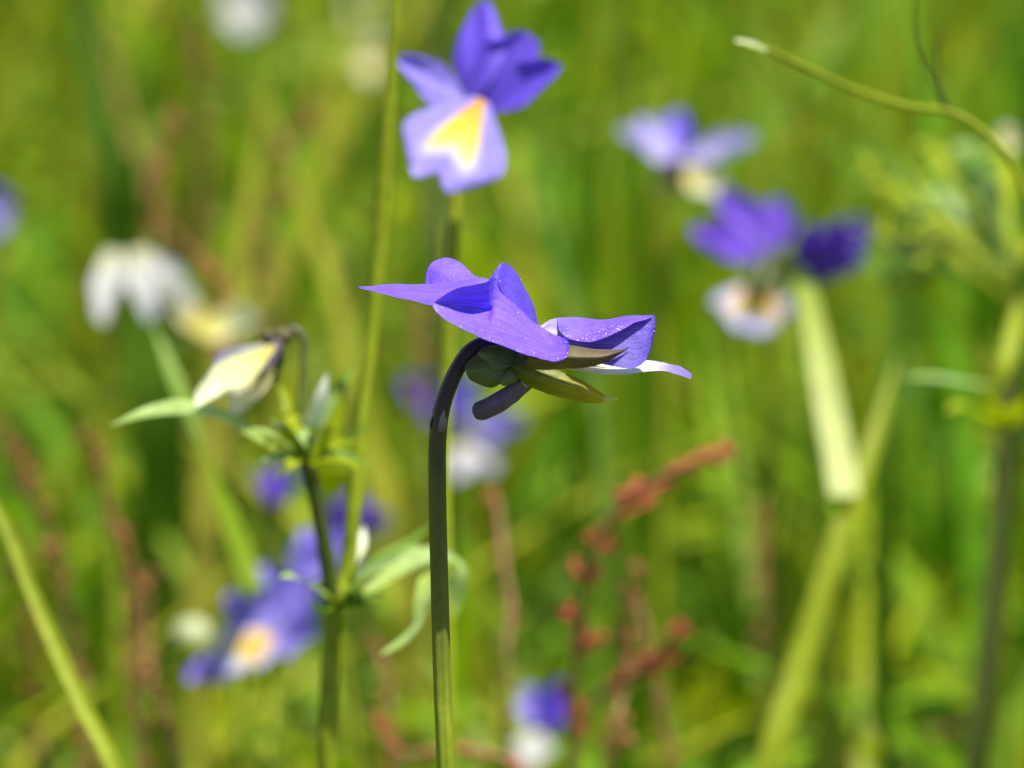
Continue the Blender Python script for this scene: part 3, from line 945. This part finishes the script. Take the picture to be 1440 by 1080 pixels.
# bottom-left group ------------------------------------------------------------
d = 800
F1 = thing('viola', root_at((372, 1090, d), -0.004), 'lavender viola with orange-yellow eye low in the grass, below the leafy nodes', 'flower')
stem(F1, [(372, 1090, d), (380, 1010, d + 6), (384, 960, d + 8), (376, 915, d + 6)], mm(8, d), mm(8, d), 'stem_olive')
petals(F1, [
    (362, 895, d, 322, 836, d + 2, 50, 'petal_lavender', dict(normal=CAMW + UPV * 0.3)),
    (384, 898, d + 2, 372, 798, d + 6, 50, 'petal_lavender', dict(normal=CAMW + UPV * 0.3)),
    (384, 905, d - 1, 430, 802, d, 84, 'petal_lavender', dict(normal=CAMW + UPV * 0.4)),
    (384, 905, d - 2, 448, 892, d - 5, 70, 'petal_lavender', dict(normal=CAMW + UPV * 0.5)),
    (378, 890, d - 3, 304, 948, d - 7, 84, 'petal_eye_pale', dict(normal=CAMW + UPV * 0.5, base_w=0.35)),
    (340, 925, d - 1, 258, 958, d - 5, 52, 'petal_lavender', dict(normal=CAMW + UPV * 0.3)),
], 70)
calyx(F1, 378, 904, d + 5, 13)
d = 815
F2 = thing('viola', root_at((500, 1090, d), 0.004), 'lavender viola half hidden behind the branching stem', 'flower')
stem(F2, [(500, 1090, d + 5), (485, 960, d + 5), (462, 860, d + 5), (456, 812, d + 4)], mm(8, d), mm(8, d), 'stem_olive')
petals(F2, [
    (456, 812, d, 402, 780, d - 3, 60, 'petal_lavender', dict(normal=CAMW + UPV * 0.4)),
    (456, 812, d, 432, 748, d + 3, 60, 'petal_lavender', dict(normal=CAMW + UPV * 0.3)),
    (458, 812, d, 484, 738, d, 62, 'petal_lavender', dict(normal=CAMW + UPV * 0.3)),
    (460, 812, d, 512, 776, d - 2, 46, 'petal_lilac_white', dict(normal=CAMW + UPV * 0.3)),
], 80)
calyx(F2, 457, 814, d + 2, 11)
d = 880
F3 = thing('viola', root_at((395, 1090, d + 5), 0.0), 'small dark violet viola under the leafy tuft', 'flower')
stem(F3, [(395, 1090, d + 5), (392, 900, d + 5), (388, 760, d + 5), (388, 706, d + 3)], mm(8, d), mm(7, d), 'stem_dark')
petals(F3, [
    (388, 700, d, 350, 674, d - 4, 44, 'petal_purple', dict(normal=CAMW + UPV * 0.6)),
    (388, 700, d, 425, 674, d - 3, 44, 'petal_violet_soft', dict(normal=CAMW + UPV * 0.6)),
    (388, 700, d, 388, 664, d + 2, 46, 'petal_purple', dict(normal=CAMW + UPV * 0.6)),
], 90)
calyx(F3, 388, 702, d + 1, 9, 'sepal_brown')
d = 900
F4 = thing('viola', root_at((505, 1090, d + 5), 0.0), 'dim violet viola in shade behind the tall leaning stem', 'flower')
stem(F4, [(505, 1090, d + 5), (505, 900, d + 5), (502, 790, d + 5), (500, 742, d + 3)], mm(8, d), mm(7, d), 'stem_dark')
petals(F4, [
    (500, 740, d, 452, 708, d - 4, 52, 'petal_purple', dict(normal=CAMW - UPV * 0.3)),
    (500, 740, d, 552, 722, d - 3, 46, 'petal_purple', dict(normal=CAMW - UPV * 0.3)),
    (500, 740, d, 500, 696, d + 2, 48, 'petal_purple', dict(normal=CAMW - UPV * 0.2)),
], 95)
calyx(F4, 500, 742, d + 1, 9, 'sepal_brown')
d = 830
F5 = thing('seed_pod', root_at((262, 1090, d), 0.0), 'round pale green viola seed pod beside the yellow-eyed lavender viola', 'seed pod')
stem(F5, [(262, 1090, d), (262, 1000, d), (266, 940, d), (270, 905, d)], mm(7, d), mm(7, d), 'stem_olive')
part(F5, 'pod', 'bud_white', lambda g: g.ball(P(270, 892, d), mm(26, d), mm(24, d), mm(24, d), ns=14, nr=10))
for a in (-0.9, 0.0, 0.9):
    part(F5, 'sepal', 'leaf_yellow', lambda g: g.petal(P(270, 916, d - 2), P(270 + 34 * math.sin(a), 916 - 34 * math.cos(a) + 10, d - 5), mm(16, d), CAMW, base_w=0.5))

# beneath the sharp flower -------------------------------------------------------
d = 950
G1 = thing('viola', root_at((668, 1090, d + 6), 0.0), 'blurred violet viola with white lip hanging behind the sharp stem', 'flower')
stem(G1, [(700, 1090, d + 8), (682, 900, d + 8), (664, 720, d + 8), (656, 620, d + 6)], mm(10, d), mm(8, d), 'stem_olive')
petals(G1, [
    (656, 592, d, 556, 540, d - 3, 66, 'petal_violet_soft', dict(normal=CAMW + UPV * 0.5)),
    (656, 592, d, 626, 530, d + 4, 54, 'petal_violet_soft', dict(normal=CAMW + UPV * 0.4)),
    (660, 604, d, 740, 594, d - 3, 50, 'petal_lavender', dict(normal=CAMW + UPV * 0.4)),
    (656, 622, d, 642, 680, d - 5, 44, 'petal_lilac_white', dict(normal=CAMW + UPV * 0.4)),
    (666, 622, d, 696, 670, d - 5, 36, 'petal_lilac_white', dict(normal=CAMW + UPV * 0.4)),
], 100)
calyx(G1, 657, 606, d + 2, 12)
d = 850
H1 = thing('viola', root_at((765, 1150, d), 0.0), 'small viola with folded violet hood and white lip beside the red sorrel', 'flower')
stem(H1, [(770, 1150, d + 4), (772, 1080, d + 4), (768, 1030, d + 4)], mm(8, d), mm(8, d), 'stem_olive')
petals(H1, [
    (762, 1030, d, 790, 958, d + 1, 56, 'petal_violet_soft', dict(normal=CAMW + UPV * 0.2 + RGT * 0.3, cup=0.4)),
    (758, 1030, d, 742, 968, d + 2, 46, 'petal_lavender', dict(normal=CAMW + UPV * 0.2)),
    (758, 1028, d - 3, 744, 1082, d - 6, 62, 'petal_white', dict(normal=CAMW + UPV * 0.5)),
], 110)
calyx(H1, 764, 1032, d + 2, 11)

# far pale violas ------------------------------------------------------------
far = [(345, 8, 1130, 92, 'petal_white', 'largest white far viola, beyond the rusty sorrel'),
       (525, 86, 1100, 64, 'petal_cream', 'creamy far viola beside the tall leaning stem'),
       (322, 128, 1180, 50, 'leaf_green', 'greyish green far bud over the dark grass'),
       (512, 14, 1200, 60, 'petal_cream', 'dull cream far viola above the creamy one'),
       (-12, 300, 1050, 66, 'petal_lavender', 'lone lavender far viola standing in open grass apart from the others'),
       (1416, 200, 860, 40, 'petal_cream', 'small cream viola bud among the leafy stalks')]
for i, (x, y, d, w, mat, lab) in enumerate(far):
    R = thing('viola', root_at((x, y + 120, d)), lab, 'flower')
    stem(R, [(x + 4, y + 120, d + 4), (x + 2, y + 60, d + 4), (x, y, d + 3)], mm(8, d), mm(8, d), 'stem_olive')
    petals(R, [
        (x, y, d, x - w * 0.45, y - w * 0.38, d - 2, w * 0.62, mat, dict(normal=CAMW + UPV * 0.4)),
        (x, y, d, x + w * 0.48, y - w * 0.34, d - 2, w * 0.62, mat if i else 'petal_lilac_white', dict(normal=CAMW + UPV * 0.4)),
        (x, y, d, x + w * 0.05, y - w * 0.5, d + 2, w * 0.6, mat, dict(normal=CAMW + UPV * 0.4)),
        (x, y - 6, d - 2, x + w * 0.02, y + w * 0.48, d - 5, w * 0.85, mat, dict(normal=CAMW + UPV * 0.4)),
    ], 120 + i * 5)
    calyx(R, x, y, d + 2, 10)


# ------------------------------------------------------------------ grass blades that stand out
def blade(pts, w, mat, label, face=None, twist=(0.0,), shape=None, fold=0.3, name='grass_shoot', cat='grass', dx=0.0, part_name='blade', low_first=True):
    pl = [P(*p) for p in pts]
    b = ground_under(pl[0], dx)
    R = thing(name, b, label, cat)
    path = [b, b.lerp(pl[0], 0.5)] + pl
    d0 = pts[0][2]
    part(R, part_name, mat, lambda g: g.ribbon(path, [mm(w * s, d0) for s in (shape or [0.7, 0.9, 1, 1, 0.9, 0.6, 0.05])], face or CAMW, twist=twist, fold=fold))
    return R


blade([(384, 1010, 850), (366, 880, 830), (336, 780, 785), (292, 660, 768), (250, 550, 766), (215, 455, 770)], 42, 'blade_pale', 'broad pale green grass blade leaning behind the horizontal leaf',
      face=CAMW * 0.6 + UPV * 1.4 + RGT * 0.7, shape=[0.6, 0.8, 1, 1, 1, 0.8, 0.05])
blade([(172, 1120, 690), (112, 985, 694), (58, 865, 698), (0, 722, 702), (-60, 590, 706)], 24, 'stem_olive', 'long yellow-green grass stalk leaning across the lower rusty sorrel', fold=0.4, face=CAMW + UPV * 0.9)
blade([(1080, 1100, 776), (1130, 925, 780), (1185, 750, 784), (1232, 610, 790), (1262, 500, 796)], 38, 'stem_olive', 'broad yellow-green grass blade leaning beneath the folded pale blade', fold=0.3, face=CAMW + UPV * 0.9)
blade([(1170, 1000, 830), (1160, 800, 828), (1146, 600, 824), (1134, 450, 818), (1128, 404, 812), (1132, 402, 808), (1143, 450, 803), (1158, 530, 797), (1174, 615, 791), (1188, 697, 784)], 40, 'blade_sunlit',
      'grass blade coloured sunlit-pale at its tip, folded over and hanging below the half-closed purple viola', face=CAMW * 0.7 + UPV * 0.9, shape=[0.2, 0.2, 0.2, 0.2, 0.25, 0.3, 0.45, 0.6, 0.75, 0.9, 1.0, 1.0], fold=0.12)
blade([(1232, 1120, 806), (1224, 1066, 804), (1217, 1030, 800), (1206, 972, 797)], 40, 'blade_sunlit', 'short grazed blade tip in sunlit-pale colour, standing low beside the broad yellow-green blade', face=CAMW * 0.6 + UPV,
      shape=[0.5, 0.6, 0.7, 0.9, 1.0, 0.8], fold=0.12)
blade([(1370, 1100, 770), (1385, 960, 770), (1405, 760, 772), (1416, 600, 774), (1424, 480, 776), (1432, 330, 778)], 34, 'stem_dark', 'dark upright leafy stalk beside the broad yellow-green blade', fold=0.8,
      name='meadow_stalk', cat='plant', part_name='stem')
K = bpy.data.objects['meadow_stalk']
dk = 772
for q in ([(1414, 610, dk), (1390, 590, dk - 6), (1350, 572, dk - 12), (1330, 580, dk - 14)], [(1416, 605, dk), (1430, 580, dk - 5), (1446, 556, dk - 9)], [(1414, 612, dk), (1404, 580, dk - 4), (1385, 556, dk - 6), (1368, 548, dk - 8)],
          [(1412, 615, dk), (1380, 612, dk - 7), (1352, 600, dk - 12)]):
    leaf(K, q, 34, 'leaf_yellow')
for i in range(48):
    y = rng.uniform(205, 400)
    x = rng.uniform(1225, 1440)
    dd = rng.uniform(800, 850)
    leaf(K, [(1426, 390, dk + 6), ((x + 1426) / 2, (y + 390) / 2 + rng.uniform(-10, 25), (dd + dk) / 2), (x, y, dd), (x - rng.uniform(18, 45), y + rng.uniform(-14, 22), dd - 5)], rng.uniform(24, 40),
         rng.choice(['leaf_green', 'leaf_yellow', 'leaf_yellow', 'leaf_green', 'leaf_pale', 'leaf_dark']), shape=[0.05, 0.06, 0.2, 1.0, 0.9, 0.05])
leaf(K, [(1418, 545, dk), (1360, 540, dk - 8), (1310, 532, dk - 12), (1268, 530, dk - 14)], 22, 'leaf_pale')
leaf(K, [(1430, 420, dk), (1424, 470, dk - 2), (1412, 520, dk - 4), (1405, 550, dk - 4)], 26, 'sorrel_rust' if False else 'leaf_yellow', face=CAMW)
# arching stalk at the top right
dj = 686
J = thing('arching_stalk', root_at((1500, 700, dj)), 'thin pale stalk arching out over the meadow with two fine tendrils', 'plant')
part(J, 'stem', 'stem_olive', lambda g: g.tube([root_at((1500, 700, dj)), P(1500, 700, dj), P(1480, 420, dj), P(1440, 265, dj), (P(1408, 210, dj)), P(1372, 177, dj), P(1335, 158, dj), P(1275, 150, dj - 2), P(1200, 126, dj - 4), P(1120, 90, dj - 6), P(1068, 66, dj - 8), P(1034, 58, dj - 8)],
                                              [mm(10), mm(10), mm(9), mm(8), mm(6.5), mm(6.5), mm(6.5), mm(6.5), mm(6.5), mm(6), mm(5), mm(3)], seg=10))
part(J, 'withered_tip', 'blade_sunlit', lambda g: g.ribbon([P(1078, 72, dj - 9), P(1056, 63, dj - 9), P(1034, 57, dj - 9)], [mm(8), mm(14), mm(5)], CAMW + UPV))
part(J, 'tendril', 'stem_dark', lambda g: g.tube([P(1352, 166, dj), P(1332, 148, dj), P(1320, 110, dj), P(1318, 70, dj), P(1326, 42, dj)], [mm(4), mm(4), mm(3.5), mm(3.5), mm(2)], seg=6))
part(J, 'tendril', 'stem_dark', lambda g: g.tube([P(1326, 150, dj), P(1312, 115, dj), P(1296, 82, dj), P(1286, 30, dj), P(1290, -20, dj)], [mm(3.5), mm(3), mm(3), mm(2.5), mm(2)], seg=6))
# soft stalks further back
blade([(860, 760, 880), (838, 560, 884), (806, 420, 888), (775, 300, 890), (756, 200, 892), (748, 130, 894)], 22, 'leaf_green', 'soft green stalk rising behind the yellow-eyed viola', fold=0.7)
blade([(620, 420, 940), (612, 250, 945), (612, 90, 950), (616, -40, 955)], 26, 'stem_dark', 'dark soft grass stalk just behind the tall leaning stem', fold=0.7)
blade([(1245, 620, 860), (1256, 500, 862), (1262, 380, 864), (1268, 250, 866)], 34, 'leaf_dark', 'dark broad grass blade under the leafy stalks', fold=0.4)
blade([(240, 560, 960), (190, 360, 960), (140, 160, 962), (122, 40, 964), (116, -60, 966)], 44, 'leaf_dark', 'dark broad grass blade rising from the shaded tuft', fold=0.3)
# tuft upper left: its shade is put into dark leaf colours
T = thing('grass_tuft', root_at((205, 700, 960)), 'dense grass tuft, green darkened for shade, behind the white viola', 'grass')
for i in range(14):
    x = rng.uniform(120, 285)
    y = rng.uniform(140, 330) + abs(x - 185) * 0.5
    dd = rng.uniform(930, 990)
    xb = 205 + (x - 200) * 0.25
    part(T, 'blade', rng.choice(['leaf_dark', 'leaf_dark', 'leaf_green']), lambda g: g.ribbon(
        [ground_under(P(xb, 700, 960), (x - 200) * 0.00004), P(xb, 620, dd), P((x + xb) / 2, (y + 620) / 2 - 40, dd), P(x, y, dd - 4)], [mm(5, dd), mm(12, dd), mm(38, dd), mm(4, dd)], CAMW + RGT * rng.uniform(-0.8, 0.8), fold=0.3))


# ------------------------------------------------------------------ sheep sorrel
def sorrel(pts, label, seed, mat='sorrel_red', cl=14, rad=20, group=None, spots=None):
    r = random.Random(seed)
    pl = [P(*p) for p in pts]
    b = ground_under(pl[0])
    R = thing('sheep_sorrel', b, label, 'plant', group)
    path = [b, b.lerp(pl[0], 0.5)] + pl
    d = pts[0][2]
    part(R, 'stalk', 'sorrel_stalk', lambda g: g.tube(path, [mm(6, d)] * len(pl) + [mm(5, d), mm(3, d)], seg=6))
    cp = cr(pl, 20)
    n = int(cl * 2.0) if not spots else len(spots) * 3
    for i in range(n):
        t = (i + r.uniform(0.0, 1.0)) / n
        if spots:
            q = spots[i // 3]
            c = P(q[0] + r.gauss(0, 9), q[1] + r.gauss(0, 9), d + r.gauss(0, 0.6))
            c = min(cp, key=lambda w: (w - c).length_squared).lerp(c, 0.8)
            k = q[2] * r.uniform(0.6, 1.0)
        else:
            c = cp[min(int(t * (len(cp) - 1)), len(cp) - 1)] + Vector((r.gauss(0, 1), r.gauss(0, 1), r.gauss(0, 1))) * mm(rad * 0.22, d)
            k = (1.0 - 0.45 * t) * r.uniform(0.55, 1.05)
        def fn(g):
            near = min(cp, key=lambda w: (w - c).length_squared)
            g.tube([near, near.lerp(c, 0.5), c], [mm(2, d)] * 3, seg=5, n=2)
            for _ in range(r.randint(4, 8)):
                o = Vector((r.gauss(0, 1), r.gauss(0, 1), r.gauss(0, 0.9))) * mm(rad * 0.30, d) * k
                z = mm(r.uniform(rad * 0.14, rad * 0.26), d) * (0.5 + 0.5 * k)
                g.ball(c + o, z, z * 0.8, z * 1.3, ns=6, nr=5)
        part(R, 'seed_cluster', mat, fn)
    return R


sorrel([(800, 1100, 755), (806, 980, 753), (818, 880, 751), (828, 790, 749), (862, 730, 747), (900, 690, 745), (960, 660, 743), (1030, 628, 741)], 'red sorrel spike arching up beside the sharp stem, its tip bent over', 1, rad=26, spots=[(1022, 632, .6), (1000, 640, .6), (978, 652, .65), (955, 664, .7), (922, 684, .8), (890, 698, 1.1), (856, 740, 1.2), (826, 798, 1.4), (806, 885, 1.3), (836, 896, 1.2), (800, 960, .8)])
sorrel([(800, 1110, 761), (830, 990, 761), (876, 960, 759), (912, 938, 757), (940, 905, 755), (966, 872, 753)], 'short red sorrel spike beneath the arching one', 2, rad=25, spots=[(958, 880, .7), (942, 905, .7), (916, 942, 1.1), (876, 962, 1.1), (824, 996, 1.0), (812, 1020, .8)])
sorrel([(850, 1100, 770), (870, 1000, 770), (885, 920, 783), (880, 880, 781), (905, 800, 779)], 'rusty sorrel spike between the two red ones', 3, 'sorrel_rust', cl=9, rad=26)
sorrel([(716, 1100, 770), (712, 1000, 770), (712, 920, 770), (718, 850, 773), (708, 790, 775), (700, 710, 779), (690, 690, 781)], 'thin rusty sorrel spike just behind the sharp stem', 4, 'sorrel_rust', cl=9, rad=20)
sorrel([(760, 1130, 755), (720, 1072, 755), (640, 1056, 755), (560, 1058, 755), (520, 1000, 759)], 'red sorrel spike lying low across the foot of the sharp stem', 5, cl=12, rad=18)
sorrel([(120, 1100, 820), (110, 960, 820), (92, 840, 820), (74, 760, 818), (50, 700, 816), (22, 650, 814), (0, 590, 812)], 'rusty sorrel spike leaning away from the long yellow-green stalk', 6, 'sorrel_rust', cl=13, rad=26)
sorrel([(200, 1100, 800), (190, 960, 800), (184, 860, 800), (178, 780, 798), (150, 710, 796), (136, 640, 794), (120, 600, 792)], 'rusty sorrel spike beneath the horizontal pale leaf', 7, 'sorrel_rust', cl=14, rad=26)
sorrel([(330, 520, 880), (310, 420, 880), (290, 378, 880), (248, 335, 878), (212, 290, 876), (236, 190, 876), (250, 150, 876)], 'rusty sorrel spike against the dark grass tuft', 8, 'sorrel_rust', cl=14, rad=26)
sorrel([(380, 480, 950), (372, 340, 950), (385, 250, 950), (412, 190, 950), (440, 150, 950)], 'faint rusty sorrel spike among the olive grass', 9, 'sorrel_rust', cl=9, rad=28)
sorrel([(300, 520, 1010), (290, 300, 1010), (285, 120, 1010), (275, 40, 1010)], 'faint rusty sorrel spike below the white far viola', 10, 'sorrel_rust', cl=9, rad=26)
sorrel([(1075, 900, 880), (1070, 780, 880), (1072, 700, 880)], 'brownish sorrel spike behind the tip of the arching red one', 11, 'sorrel_rust', cl=7, rad=22)
sorrel([(590, 560, 910), (588, 450, 910), (592, 420, 910)], 'faint brown sorrel behind the level upper petal', 12, 'sorrel_rust', cl=5, rad=22)
sorrel([(60, 1100, 850), (50, 1000, 850), (42, 900, 838), (30, 820, 836), (20, 740, 834)], 'short rusty sorrel spike under the long yellow-green stalk', 13, 'sorrel_rust', cl=8, rad=24)
sorrel([(250, 1100, 790), (236, 1020, 790), (214, 960, 790), (206, 880, 792), (214, 800, 792)], 'rusty sorrel spike beside the round seed pod', 14, 'sorrel_rust', cl=8, rad=22)
sorrel([(560, 1100, 800), (548, 1000, 800), (540, 940, 802), (520, 890, 804)], 'thin rusty sorrel spike below the drooping leaf of the branching viola', 15, 'sorrel_rust', cl=6, rad=18)
sorrel([(950, 1100, 800), (936, 1030, 800), (900, 860, 802), (880, 820, 804)], 'faded sorrel spike behind the short red one', 16, 'sorrel_rust', cl=7, rad=18)
